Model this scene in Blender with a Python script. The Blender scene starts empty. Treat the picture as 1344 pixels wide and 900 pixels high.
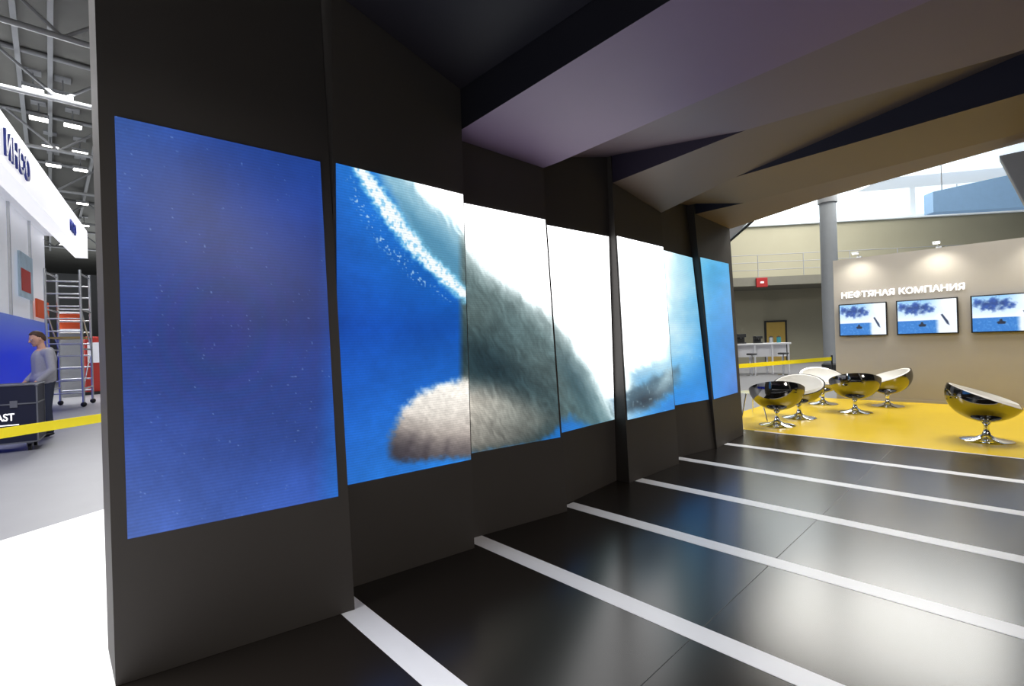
import bpy, bmesh, math, random
import numpy as np
from mathutils import Vector, Matrix
S = bpy.context.scene
C = S.collection
random.seed(4)
S.view_settings.view_transform = 'Standard'
HZ = -0.005
# ---------------------------------------------------------------- helpers
def lin(c):
    a = np.asarray(c, dtype=float) / 255.0
    return np.where(a <= 0.04045, a / 12.92, ((a + 0.055) / 1.055) ** 2.4)

class MB:
    def __init__(s): s.v = []; s.f = []
    def add(s, vs, fs):
        o = len(s.v); s.v += [tuple(v) for v in vs]; s.f += [tuple(i + o for i in f) for f in fs]; return s
    def box(s, x0, x1, y0, y1, z0, z1):
        vs = [(x0,y0,z0),(x1,y0,z0),(x1,y1,z0),(x0,y1,z0),(x0,y0,z1),(x1,y0,z1),(x1,y1,z1),(x0,y1,z1)]
        return s.add(vs, [(3,2,1,0),(4,5,6,7),(0,1,5,4),(1,2,6,5),(2,3,7,6),(3,0,4,7)])
    def bar(s, p0, p1, w, h, up=(0,0,1)):
        p0 = Vector(p0); p1 = Vector(p1); d = (p1 - p0).normalized(); u = Vector(up)
        if abs(d.dot(u)) > .98: u = Vector((0,1,0))
        a = d.cross(u).normalized() * (w / 2); b = a.cross(d).normalized() * (h / 2)
        vs = [p0-a-b, p0+a-b, p0+a+b, p0-a+b, p1-a-b, p1+a-b, p1+a+b, p1-a+b]
        return s.add(vs, [(0,1,2,3),(7,6,5,4),(0,4,5,1),(1,5,6,2),(2,6,7,3),(3,7,4,0)])
    def tube(s, p0, p1, r0, r1=None, n=12):
        r1 = r0 if r1 is None else r1
        p0 = Vector(p0); p1 = Vector(p1); d = (p1 - p0).normalized()
        u = Vector((0,0,1)) if abs(d.z) < .95 else Vector((1,0,0))
        a = d.cross(u).normalized(); b = a.cross(d).normalized(); vs = []
        for p, r in ((p0, r0), (p1, r1)):
            for k in range(n):
                t = 2*math.pi*k/n; vs.append(p + a*(r*math.cos(t)) + b*(r*math.sin(t)))
        fs = [(k, (k+1)%n, n+(k+1)%n, n+k) for k in range(n)] + [tuple(range(n))[::-1], tuple(range(n, 2*n))]
        return s.add(vs, fs)
    def lathe(s, prof, c=(0,0,0), n=32):
        vs = []; m = len(prof)
        for r, z in prof:
            for k in range(n):
                t = 2*math.pi*k/n; vs.append((c[0]+r*math.cos(t), c[1]+r*math.sin(t), c[2]+z))
        fs = [(i*n+k, i*n+(k+1)%n, (i+1)*n+(k+1)%n, (i+1)*n+k) for i in range(m-1) for k in range(n)]
        fs += [tuple(range(n))[::-1], tuple(range((m-1)*n, m*n))]
        return s.add(vs, fs)
    def ball(s, c, r, n=14, m=9, rot=None):
        r = (r, r, r) if not hasattr(r, '__len__') else r
        vs = []
        for i in range(m+1):
            ph = -math.pi/2 + math.pi*i/m
            for k in range(n):
                t = 2*math.pi*k/n
                p = Vector((r[0]*math.cos(ph)*math.cos(t), r[1]*math.cos(ph)*math.sin(t), r[2]*math.sin(ph)))
                if rot: p = rot @ p
                vs.append(p + Vector(c))
        return s.add(vs, [(i*n+k, i*n+(k+1)%n, (i+1)*n+(k+1)%n, (i+1)*n+k) for i in range(m) for k in range(n)])
    def cap(s, p0, p1, r0, r1):
        s.tube(p0, p1, r0, r1, 12); s.ball(p0, r0, 12, 8); s.ball(p1, r1, 12, 8); return s
    def mesh(s, name):
        me = bpy.data.meshes.new(name); me.from_pydata(s.v, [], s.f); me.validate()
        bm = bmesh.new(); bm.from_mesh(me)
        bmesh.ops.remove_doubles(bm, verts=bm.verts, dist=1e-6)
        bmesh.ops.recalc_face_normals(bm, faces=bm.faces); bm.to_mesh(me); bm.free(); return me
    def build(s, name, mat, parent=None, smooth=False, bevel=0):
        me = s.mesh(name)
        o = bpy.data.objects.new(name, me); C.objects.link(o); me.materials.append(mat)
        if smooth:
            for p in me.polygons: p.use_smooth = True
            try: me.set_sharp_from_angle(angle=math.radians(40))
            except Exception: pass
        if bevel:
            b = o.modifiers.new('bevel', 'BEVEL'); b.width = bevel; b.segments = 2; b.limit_method = 'ANGLE'
        if parent: o.parent = parent
        return o

def remesh(name, mb, voxel, mat, parent, it=3):
    me = mb.mesh(name); o = bpy.data.objects.new('tmp', me); C.objects.link(o)
    r = o.modifiers.new('r', 'REMESH'); r.mode = 'VOXEL'; r.voxel_size = voxel; r.use_smooth_shade = True
    q = o.modifiers.new('s', 'SMOOTH'); q.iterations = it
    dg = bpy.context.evaluated_depsgraph_get(); ev = o.evaluated_get(dg)
    m2 = bpy.data.meshes.new_from_object(ev); bpy.data.objects.remove(o)
    m2.materials.clear(); m2.materials.append(mat); m2.name = name
    for p in m2.polygons: p.use_smooth = True
    n = bpy.data.objects.new(name, m2); C.objects.link(n); n.parent = parent
    return n

def tag(o, label, cat, group=None):
    o['label'] = label; o['category'] = cat
    if group: o['group'] = group
    return o
def thing(name, label, cat, loc=(0,0,0), rz=0, group=None):
    o = bpy.data.objects.new(name, None); C.objects.link(o); o.empty_display_size = .2
    o.location = loc; o.rotation_euler = (0,0,rz)
    return tag(o, label, cat, group)
def struct(o):
    o['kind'] = 'structure'; return o
def copy_tree(o, parent=None):
    c = o.copy(); C.objects.link(c)
    if parent: c.parent = parent
    for ch in list(o.children): copy_tree(ch, c)
    return c

def M(name, col, rough=.5, metal=0, var=.06, scale=6, emit=0, ecol=None, bump=0, spec=.5, ior=None):
    m = bpy.data.materials.new(name); m.use_nodes = True; nt = m.node_tree; N = nt.nodes; L = nt.links
    b = N['Principled BSDF']; c = lin(col)
    tc = N.new('ShaderNodeTexCoord'); nz = N.new('ShaderNodeTexNoise'); nz.inputs['Scale'].default_value = scale
    nz.inputs['Detail'].default_value = 4
    L.new(tc.outputs['Object'], nz.inputs['Vector'])
    mx = N.new('ShaderNodeMix'); mx.data_type = 'RGBA'
    mx.inputs[6].default_value = (*(c*(1-var)), 1); mx.inputs[7].default_value = (*np.minimum(c*(1+var), 1), 1)
    L.new(nz.outputs['Fac'], mx.inputs[0]); L.new(mx.outputs[2], b.inputs['Base Color'])
    b.inputs['Roughness'].default_value = rough; b.inputs['Metallic'].default_value = metal
    b.inputs['Specular IOR Level'].default_value = spec
    if ior: b.inputs['IOR'].default_value = ior
    if emit:
        b.inputs['Emission Strength'].default_value = emit
        if ecol is None: L.new(mx.outputs[2], b.inputs['Emission Color'])
        else: b.inputs['Emission Color'].default_value = (*lin(ecol), 1)
    if bump:
        bp = N.new('ShaderNodeBump'); bp.inputs['Strength'].default_value = bump
        L.new(nz.outputs['Fac'], bp.inputs['Height']); L.new(bp.outputs['Normal'], b.inputs['Normal'])
    return m

def text_mesh(name, body, size, ext, mat, mtx, parent=None, xs=1.0, align='LEFT'):
    cu = bpy.data.curves.new(name, 'FONT'); cu.body = body; cu.size = size; cu.extrude = ext; cu.align_x = align
    cu.offset = size*.022
    o = bpy.data.objects.new('tmp_text', cu); C.objects.link(o)
    me = bpy.data.meshes.new_from_object(o.evaluated_get(bpy.context.evaluated_depsgraph_get()))
    bpy.data.objects.remove(o); me.transform(Matrix.Diagonal((xs,1,1,1))); me.transform(mtx)
    me.materials.clear(); me.materials.append(mat); me.name = name
    n = bpy.data.objects.new(name, me); C.objects.link(n)
    if parent: n.parent = parent
    return n

# ---------------------------------------------------------------- camera
F = 637.0; TH = math.radians(46.4); RO = math.radians(1.753)
fw = Vector((math.cos(TH), math.sin(TH), 0)); rt = Vector((math.sin(TH), -math.cos(TH), 0)); up = Vector((0,0,1))
cr = rt*math.cos(RO) - up*math.sin(RO); cu_ = rt*math.sin(RO) + up*math.cos(RO)
cd = bpy.data.cameras.new('camera'); cam = bpy.data.objects.new('camera', cd); C.objects.link(cam)
cd.sensor_width = 36; cd.lens = 36*F/1344; cd.clip_start = .02; cd.clip_end = 300
cam.matrix_world = Matrix(((cr.x, cu_.x, -fw.x, 0), (cr.y, cu_.y, -fw.y, 0), (cr.z, cu_.z, -fw.z, 1.4), (0,0,0,1)))
S.camera = cam

# ---------------------------------------------------------------- materials
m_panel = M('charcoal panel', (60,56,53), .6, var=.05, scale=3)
m_c3 = M('violet light tinted canopy', (108,90,120), .55, var=.05, scale=2)  # grey canopy; violet screen light tinted into this and the next colour
m_c4 = M('mauve light tinted canopy', (94,80,90), .55, var=.05, scale=2)
m_c5 = M('taupe light tinted canopy', (94,79,70), .55, var=.05, scale=2)  # same grey canopy with a little warm light mixed into its colour
m_canopy_dark = M('shade darkened canopy', (20,16,26), .6, var=.05, scale=2)  # canopy deep in shade, the darkness put into the base colour
m_canopy_warm = M('warm light tinted canopy', (108,86,60), .55, var=.05, scale=2)  # warm lounge light on the canopy painted as its base colour
m_edge = M('black violet shaded canopy edge', (12,11,22), .6, var=.05, scale=2)  # unlit fascia sides: shade painted into this edge colour and the two below
m_edge5 = M('dark violet shaded canopy edge', (40,34,54), .6, var=.05, scale=2)
m_edge6 = M('dark navy shaded canopy edge', (22,24,44), .6, var=.05, scale=2)
m_white = M('white lacquer', (235,236,240), .35, var=.02)
m_stripe = M('white floor stripe', (240,241,246), .3, var=.03)
m_wfloor = M('white stand floor', (240,240,242), .4, var=.02)
m_hall = M('grey hall floor', (128,128,132), .45, var=.08, scale=2)
m_yellow = M('yellow gloss floor', (250,212,40), .24, var=.04, scale=4)
m_beige = M('taupe stand wall', (156,152,146), .6, var=.03)
m_olive = M('beige hall wall', (156,152,132), .7, var=.06, scale=1)
m_slab = M('gallery edge', (112,110,100), .6)
m_dark = M('dark steel', (40,42,44), .5)
m_roof = M('roof sheet', (100,100,96), .7, var=.2, scale=1)
m_steel = M('painted steel', (142,144,147), .5)
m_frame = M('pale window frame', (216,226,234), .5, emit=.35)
m_col = M('grey column', (150,155,160), .5)
m_chrome = M('chrome', (225,228,232), .08, 1, var=.02)
m_alu = M('aluminium', (200,204,208), .35, .7, var=.05)
m_blackgloss = M('black gloss shell', (14,13,12), .08, var=.03, ior=2.8)
m_cushion = M('white leather', (240,238,232), .45, var=.03, bump=.03)
m_tape = M('yellow tape', (240,220,20), .5, var=.05, emit=.15)
m_black = M('black plastic', (16,16,18), .4)
m_case = M('dark blue laminate', (17,22,46), .5)
m_trim = M('dull aluminium trim', (120,122,126), .5, .5, var=.05)
m_letter = M('white letter', (250,250,250), .4, emit=.8)
m_lamp = M('lamp glow', (255,255,250), .4, emit=9, ecol=(255,252,245))
m_fascia = M('white fascia', (240,240,245), .4, emit=.75)
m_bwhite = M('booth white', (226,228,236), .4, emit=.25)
m_blueletter = M('blue letter', (34,52,140), .4)
m_sky = M('daylight pane', (228,241,250), .3, emit=1.0)
m_red = M('red sign', (150,24,24), .5)
m_orange = M('orange panel', (215,84,34), .5, emit=.08)
m_redboard = M('red board', (184,54,46), .5, emit=.05)
m_teal = M('teal board', (40,130,140), .5, emit=.06)
m_bluebanner = M('pale blue banner', (136,172,208), .5, emit=.4)
m_palevol = M('pale overhead volume', (222,234,244), .5, emit=.65)
m_door = M('ochre door', (190,160,80), .5)
m_skin = M('skin', (214,164,138), .5, var=.05)
m_hair = M('brown hair', (72,50,36), .6, var=.2, scale=60)
m_hoodie = M('light grey fleece', (166,166,176), .85, var=.1, scale=30, bump=.05)
m_jean = M('dark denim', (40,46,66), .8, var=.1, scale=40)
m_strut = M('pale strut', (180,180,182), .5)
m_glass = M('pale glass', (200,215,215), .1)

def gradient_mat(name, c0, c1, z0, z1, emit=.2):
    m = bpy.data.materials.new(name); m.use_nodes = True; N = m.node_tree.nodes; L = m.node_tree.links; b = N['Principled BSDF']
    tc = N.new('ShaderNodeTexCoord'); sx = N.new('ShaderNodeSeparateXYZ'); mr = N.new('ShaderNodeMapRange'); cr_ = N.new('ShaderNodeValToRGB')
    mr.inputs[1].default_value = z0; mr.inputs[2].default_value = z1
    cr_.color_ramp.elements[0].color = (*lin(c0),1); cr_.color_ramp.elements[1].color = (*lin(c1),1)
    L.new(tc.outputs['Object'], sx.inputs[0]); L.new(sx.outputs['Z'], mr.inputs[0]); L.new(mr.outputs[0], cr_.inputs[0])
    L.new(cr_.outputs[0], b.inputs['Base Color']); L.new(cr_.outputs[0], b.inputs['Emission Color'])
    b.inputs['Emission Strength'].default_value = emit; b.inputs['Roughness'].default_value = .4
    return m
m_bluegrad = gradient_mat('blue gradient wall', (8,44,200), (84,104,178), 1.5, 2.4, .5)

# black satin stand floor with faint panel joints
m_floor = bpy.data.materials.new('black stand floor'); m_floor.use_nodes = True
N = m_floor.node_tree.nodes; L = m_floor.node_tree.links; b = N['Principled BSDF']
tc = N.new('ShaderNodeTexCoord'); sx = N.new('ShaderNodeSeparateXYZ'); L.new(tc.outputs['Object'], sx.inputs[0])
ad = N.new('ShaderNodeMath'); ad.operation = 'ADD'; ad.inputs[1].default_value = 9.912; L.new(sx.outputs['Y'], ad.inputs[0])
md = N.new('ShaderNodeMath'); md.operation = 'MODULO'; md.inputs[1].default_value = 2.2; L.new(ad.outputs[0], md.inputs[0])
lt = N.new('ShaderNodeMath'); lt.operation = 'LESS_THAN'; lt.inputs[1].default_value = .005; L.new(md.outputs[0], lt.inputs[0])
nz = N.new('ShaderNodeTexNoise'); nz.inputs['Scale'].default_value = .6; nz.inputs['Detail'].default_value = 2; L.new(tc.outputs['Object'], nz.inputs['Vector'])
mr = N.new('ShaderNodeMapRange'); mr.inputs[3].default_value = .18; mr.inputs[4].default_value = .26; L.new(nz.outputs['Fac'], mr.inputs[0])
ms = N.new('ShaderNodeMath'); ms.operation = 'MULTIPLY'; ms.inputs[1].default_value = .3; L.new(lt.outputs[0], ms.inputs[0])
ra = N.new('ShaderNodeMath'); ra.operation = 'ADD'; L.new(mr.outputs[0], ra.inputs[0]); L.new(ms.outputs[0], ra.inputs[1]); L.new(ra.outputs[0], b.inputs['Roughness'])
mx = N.new('ShaderNodeMix'); mx.data_type = 'RGBA'; mx.inputs[6].default_value = (.0135,.0108,.009,1); mx.inputs[7].default_value = (.004,.004,.004,1)
L.new(lt.outputs[0], mx.inputs[0]); L.new(mx.outputs[2], b.inputs['Base Color']); b.inputs['Specular IOR Level'].default_value = .5

def screen_mat(name, strength, lines=0):
    m = bpy.data.materials.new(name); m.use_nodes = True; N = m.node_tree.nodes; L = m.node_tree.links; b = N['Principled BSDF']
    at = N.new('ShaderNodeAttribute'); at.attribute_name = 'Col'
    tc = N.new('ShaderNodeTexCoord'); wv = N.new('ShaderNodeTexNoise'); wv.inputs['Scale'].default_value = 90
    L.new(tc.outputs['Object'], wv.inputs['Vector'])
    mr = N.new('ShaderNodeMapRange'); mr.inputs[3].default_value = .88; mr.inputs[4].default_value = 1.12; L.new(wv.outputs['Fac'], mr.inputs[0])
    fac = mr.outputs[0]
    if lines:   # pixel rows of the LED modules
        sx = N.new('ShaderNodeSeparateXYZ'); L.new(tc.outputs['Object'], sx.inputs[0])
        q = N.new('ShaderNodeMath'); q.operation = 'MULTIPLY'; q.inputs[1].default_value = 2*math.pi/.015; L.new(sx.outputs['Z'], q.inputs[0])
        sn = N.new('ShaderNodeMath'); sn.operation = 'SINE'; L.new(q.outputs[0], sn.inputs[0])
        ma = N.new('ShaderNodeMath'); ma.operation = 'MULTIPLY_ADD'; ma.inputs[1].default_value = lines; ma.inputs[2].default_value = 1.0; L.new(sn.outputs[0], ma.inputs[0])
        mu = N.new('ShaderNodeMath'); mu.operation = 'MULTIPLY'; L.new(ma.outputs[0], mu.inputs[0]); L.new(fac, mu.inputs[1]); fac = mu.outputs[0]
    vm = N.new('ShaderNodeVectorMath'); vm.operation = 'SCALE'; L.new(at.outputs['Color'], vm.inputs[0]); L.new(fac, vm.inputs['Scale'])
    L.new(vm.outputs[0], b.inputs['Emission Color']); b.inputs['Emission Strength'].default_value = strength
    b.inputs['Base Color'].default_value = (.01,.01,.012,1); b.inputs['Roughness'].default_value = .35
    return m
m_led = screen_mat('led picture', 1.0, .08); m_tv = screen_mat('tv picture', 1.0)

# ---------------------------------------------------------------- picture on the LED screens
rng = np.random.RandomState(3); TB = rng.rand(256,256)
def vn(x, y):
    xi = np.floor(x).astype(int); yi = np.floor(y).astype(int); fx = x-xi; fy = y-yi
    fx = fx*fx*(3-2*fx); fy = fy*fy*(3-2*fy); g = lambda a, c: TB[a % 256, c % 256]
    return (g(xi,yi)*(1-fx)+g(xi+1,yi)*fx)*(1-fy) + (g(xi,yi+1)*(1-fx)+g(xi+1,yi+1)*fx)*fy
def fbm(x, y, o=4):
    r = 0; a = .5; s = 0
    for i in range(o): r = r + a*vn(x*2**i+17*i, y*2**i+5*i); s += a; a *= .5
    return r/s
def sdp(X, Y, poly):
    d = np.full(X.shape, 1e9); ins = np.zeros(X.shape, bool); n = len(poly)
    for i in range(n):
        ax, ay = poly[i]; bx, by = poly[(i+1)%n]; ex, ey = bx-ax, by-ay
        t = np.clip(((X-ax)*ex+(Y-ay)*ey)/(ex*ex+ey*ey+1e-9), 0, 1)
        d = np.minimum(d, np.hypot(X-ax-t*ex, Y-ay-t*ey))
        c = ((ay > Y) != (by > Y)) & (X < (bx-ax)*(Y-ay)/((by-ay) if by != ay else 1e-9)+ax)
        ins ^= c
    return np.where(ins, d, -d)
def soft(X, Y, poly, w):
    t = np.clip(.5 + sdp(X, Y, poly)/(2*w), 0, 1); return t*t*(3-2*t)
def blob(X, Y, cx, cy, rx, ry, ang=0, p=1.0):
    c, s = math.cos(ang), math.sin(ang); u = ((X-cx)*c+(Y-cy)*s)/rx; v = (-(X-cx)*s+(Y-cy)*c)/ry
    return np.exp(-(u*u+v*v)*p)
def mixc(col, c, m): return col*(1-m[...,None]) + np.asarray(c, float)*m[...,None]
def art(X, Y, V):      # V: 0 top, 1 bottom
    kx = [150,280,410,441,610,735,805,880,930,970]
    top = np.array([(38,80,158),(31,68,150),(30,64,144),(36,110,200),(40,140,215),(40,140,215),(60,176,236),(90,204,246),(80,186,242),(100,186,242)], float)
    mid = np.array([(32,58,136),(27,47,118),(24,47,120),(12,68,162),(14,84,182),(20,100,190),(30,140,222),(60,176,238),(62,164,236),(70,152,228)], float)
    bot = np.array([(66,98,176),(60,92,172),(52,88,174),(36,110,206),(40,130,222),(34,120,206),(28,136,222),(30,134,222),(46,134,214),(74,122,198)], float)
    ip = lambda A: np.stack([np.interp(X, kx, A[:,i]) for i in range(3)], -1)
    v = V[...,None]
    col = np.where(v < .5, ip(top)*(1-2*v)+ip(mid)*2*v, ip(mid)*(2-2*v)+ip(bot)*(2*v-1))
    n1 = fbm(X/55, Y/70); n2 = fbm(X/9, Y/9, 4); n3 = fbm(X/22+Y/40, Y/22-X/40); n4 = fbm(X/120+3, Y/90+7, 3); nf = fbm(X/3.5, Y/3.5, 3)
    first = X < 428
    amp = np.where(first, .8, 1.0)[...,None]
    col = col*(1+amp*(.26*(n1-.5)[...,None]+.10*(n2-.5)[...,None]+.22*(n4-.5)[...,None]))
    # faint moire of the LED raster on the nearest screen
    r2 = ((X-290)**2+((Y-425)*.9)**2)/300.
    mo = np.where(first, np.exp(-((X-290)**2+(Y-425)**2)/9000.), 0)
    col = col+(mo*(.4+.6*n2))[...,None]*np.stack([8*np.sin(r2*.5), -3*np.sin(r2*.5+1), 4*np.cos(r2*.4)], -1)
    spk = np.where(first, np.clip((vn(X/2.2+60, Y/2.2+11)-.95)*30, 0, 1), 0); col = mixc(col, (150,180,235), spk*.5)
    Xd = X + 9*(n3-.5); Yd = Y + 9*(n2-.5)
    # pale flank fur above the foam streak
    fl = soft(Xd, Yd, [(492,222),(560,226),(622,262),(622,410),(600,390),(552,328),(514,258)], 10)
    col = mixc(col, (150,196,214), fl*.95)
    col = mixc(col, (80,140,174), soft(Xd, Yd, [(520,256),(566,296),(604,332),(618,356),(618,396),(584,366),(546,322)], 14)*fl*.9)
    # wet belly fur, one body running through the joints
    strand = fbm((X*.88-Y*.36)/4.6+3*n3, (Y*.88+X*.36)/19, 4); fine = fbm((X*.88-Y*.36)/2.2+2*n3, (Y*.88+X*.36)/8, 3)
    Xf = Xd + 5*(strand-.5); Yf = Yd + 6*(strand-.5)
    bodyp = [(590,270),(640,300),(720,360),(780,430),(830,500),(820,540),(800,554),(776,556),(756,544),(740,548),(724,570),(706,582),(680,588),(650,594),(590,598),(590,500),(590,400)]
    body = soft(Xf, Yf, bodyp, 7)*np.clip((X-598)/8, 0, 1)
    whp = [(530,216),(700,205),(960,250),(884,330),(880,400),(868,462),(838,474),(822,480),(812,545),(800,524),(778,486),(752,446),(726,412),(692,380),(652,350),(626,324),(612,304),(598,290),(580,272),(556,252)]
    sd = sdp(X+4*(n3-.5), Y+4*(n3-.5), whp)
    dist = np.clip(-sd/92, 0, 1)
    k0 = np.array((146,166,164.)); k1 = np.array((46,68,74.))
    q = (dist**.6)[...,None]; shade = k0*(1-q)+k1*q
    # big forms: chest and the foreleg running out of the paw
    shade = mixc(shade, (96,110,108), blob(X, Y, 704, 478, 50, 34, .8)*.45)
    fold = blob(X, Y, 650, 470, 60, 22, .55); shade = mixc(shade, (28,46,54), fold*.7)
    shade = mixc(shade, (104,118,114), blob(X, Y, 630, 402, 32, 30, .6)*.45)
    leg = soft(X+7*(n2-.5), Y+7*(n2-.5), [(590,500),(628,497),(664,506),(706,528),(730,548),(712,572),(680,588),(640,596),(590,598)], 20)
    lc = np.array((188,180,168.))*(1-np.clip((X-625)/95,0,1))[...,None]+np.array((96,104,100.))*np.clip((X-625)/95,0,1)[...,None]
    lc = lc*(1.10-.5*np.clip((Y-535)/60,0,1))[...,None]
    shade = shade*(1-.9*leg[...,None])+lc*.9*leg[...,None]
    tex = .70+.38*strand+.24*fine+.20*(n3-.45)
    shade = shade*tex[...,None]
    rightb = np.clip((X-742)/45, 0, 1)[...,None]; shade = shade*(1-.30*rightb)+np.array((70,150,176.))*.30*rightb
    col = col*(1-body[...,None]) + shade*body[...,None]
    col = mixc(col, (30,62,78), blob(X, Y, 762, 502, 15, 48, -.5)*body*.6*(.6+.6*strand))
    # white glow, tight on the back edge, wide on the fifth and sixth screens
    gw = np.where(X < 612, 20, np.where(X < 806, 30, 62))
    glow = np.clip(1+(sd+12*(strand-.5)*(X < 812))/gw, 0, 1)**1.6
    col = mixc(col, (222,240,242), glow*np.where(X > 806, .9, .82))
    wh = np.clip(.5+(sd+10*(strand-.5))/24, 0, 1); wh = wh*wh*(3-2*wh)
    side = np.clip((914-X)/60, 0, 1); side = side*side*(3-2*side); wh = wh*side
    col = mixc(col, (255,255,255), wh)
    # one narrow sparkling streak down to the right edge
    bw = 5*(n2-.5)+5*(nf-.5)
    sp = soft(X+bw, Y-bw, [(459,217),(482,220),(505,250),(531,286),(559,324),(614,378),(614,400),(580,373),(548,341),(510,298),(480,254)], 4)
    col = mixc(col, (122,204,242), sp*.85)
    core = soft(X+bw, Y-bw, [(463,217),(480,220),(504,253),(530,290),(559,328),(614,383),(614,396),(579,367),(547,335),(510,293),(483,251)], 3)
    col = mixc(col, (248,254,255), core*np.clip((nf-.36)*5+.55, .3, 1))
    bb = np.clip((vn(X/2.2, Y/2.2)-.74)*7, 0, 1)*soft(X, Y, [(456,230),(492,290),(542,352),(580,386),(588,392),(542,366),(492,312),(462,262)], 8); col = mixc(col, (210,240,255), bb*.85)
    # soft elongated pale paw, darker toward the lower left, running into the foreleg
    pw = soft(X+5*(nf-.5)+5*(n2-.5), Y+5*(nf-.5)+5*(n2-.5), [(514,584),(518,562),(530,536),(550,514),(576,502),(604,497),(640,494),(640,594),(604,598),(574,599),(546,602),(526,602),(516,596)], 7)*np.clip((624-X)/8, 0, 1)
    dn = np.clip((Y-512)/88, 0, 1); lf = np.clip((572-X)/52, 0, 1)
    pc = np.array((248,243,234.))*np.ones(X.shape+(1,))
    pc = mixc(pc, (198,188,178), np.clip(dn*1.3, 0, 1)); pc = mixc(pc, (112,102,100), np.clip(dn*1.5-.55+.35*lf, 0, 1)); pc = mixc(pc, (52,50,60), np.clip(dn*1.6-1.0+.55*lf*dn, 0, 1)*.9)
    for x0, y0, x1, y1 in ((548,556,532,600),(566,562,556,600),(588,566,582,600)):
        t = np.clip((Y-y0)/(y1-y0), 0, 1); px = x0+(x1-x0)*t
        pc = mixc(pc, (60,54,60), np.exp(-((X-px)/4.5)**2)*np.clip((Y-y0)/22, 0, 1)*.45)
    pf = fbm((X*.75+Y*.5)/14, (Y*.75-X*.5)/4.5, 3)
    pc = pc*(.80+.16*nf+.14*n2+.14*pf)[...,None]
    col = col*(1-pw[...,None]) + np.minimum(pc,255)*pw[...,None]
    # dark far paw low on the fifth screen
    p5 = soft(Xf, Yf, [(800,524),(830,504),(858,488),(896,476),(896,496),(874,514),(856,528),(838,534),(820,537),(806,542)], 7); col = mixc(col, (74,100,116), p5*.9)
    col = mixc(col, (36,54,72), blob(X, Y, 848, 518, 26, 9, -.45)*p5*.85)
    l6 = soft(Xd, Yd, [(862,330),(892,342),(912,390),(912,440),(898,484),(862,505)], 26)*np.clip((n3-.22)*1.8, 0, 1); col = mixc(col, (214,244,252), l6*.9)
    bub = np.clip((vn(X/2.6+40, Y/3.2+9)-.82)*6, 0, 1)*np.clip((X-770)/50, 0, 1)*np.clip((940-X)/30, 0, 1)*np.clip((n3-.36)*4, 0, 1)
    col = mixc(col, (210,244,252), bub*.4)
    out = lin(np.clip(col, 0, 255)); out = out*(1 + 1.7*wh[...,None])
    return out
def homog(q):
    A = []; B = []
    for (u, v), (x, y) in zip(((0,0),(1,0),(1,1),(0,1)), q):
        A.append([u,v,1,0,0,0,-u*x,-v*x]); B.append(x); A.append([0,0,0,u,v,1,-u*y,-v*y]); B.append(y)
    h = np.linalg.solve(np.array(A,float), np.array(B,float)); return np.append(h,1).reshape(3,3)

def picture_sheet(name, fpos, nx, nz, colors, depth, mat, parent):
    """dense sheet with a thin edge; fpos(s,t,d) -> point, colors[(nz+1),(nx+1),3] row 0 = top"""
    vs = []; fs = []; W = nx+1
    for j in range(nz+1):
        for i in range(W): vs.append(fpos(i/nx, j/nz, 0))
    for j in range(nz):
        for i in range(nx): fs.append((j*W+i, (j+1)*W+i, (j+1)*W+i+1, j*W+i+1))
    ring = [i for i in range(W)] + [j*W+nx for j in range(1,nz+1)] + [nz*W+i for i in range(nx-1,-1,-1)] + [j*W for j in range(nz-1,0,-1)]
    o0 = len(vs)
    for k in ring: vs.append(fpos((k%W)/nx, (k//W)/nz, depth))
    n = len(ring)
    for k in range(n): fs.append((ring[k], ring[(k+1)%n], o0+(k+1)%n, o0+k))
    me = bpy.data.meshes.new(name); me.from_pydata([tuple(v) for v in vs], [], fs)
    ca = me.color_attributes.new('Col', 'FLOAT_COLOR', 'POINT')
    flat = np.zeros((len(vs),4), np.float32); flat[:,3] = 1
    flat[:o0,:3] = colors.reshape(-1,3)
    ca.data.foreach_set('color', flat.ravel()); me.materials.append(mat)
    o = bpy.data.objects.new(name, me); C.objects.link(o); o.parent = parent
    return o

# ---------------------------------------------------------------- floors (structure)
def floor_piece(name, pts, z0, z1, mat):
    n = len(pts); mb = MB(); mb.add([(x,y,z0) for x,y in pts]+[(x,y,z1) for x,y in pts],
        [tuple(range(n))[::-1], tuple(range(n,2*n))]+[(k,(k+1)%n,n+(k+1)%n,n+k) for k in range(n)])
    return struct(mb.build(name, mat))
floor_piece('floor', [(-40,-25),(60,-25),(60,75),(-40,75)], -.3, HZ, m_hall)
floor_piece('floor', [(.17,-4),(7.5,-4),(7.5,3.05),(.17,3.05)], HZ, 0, m_floor)
floor_piece('floor', [(-5,-4),(.17,-4),(.17,3.05),(7.5,3.05),(7.5,3.6),(4,5.9),(.32,5.8),(-.31,5.45),(-5,3.0)], HZ, 0, m_wfloor)
floor_piece('floor', [(7.5,-5),(12.2,-5),(12.2,3.6),(7.5,3.6)], HZ, 0, m_yellow)

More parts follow.
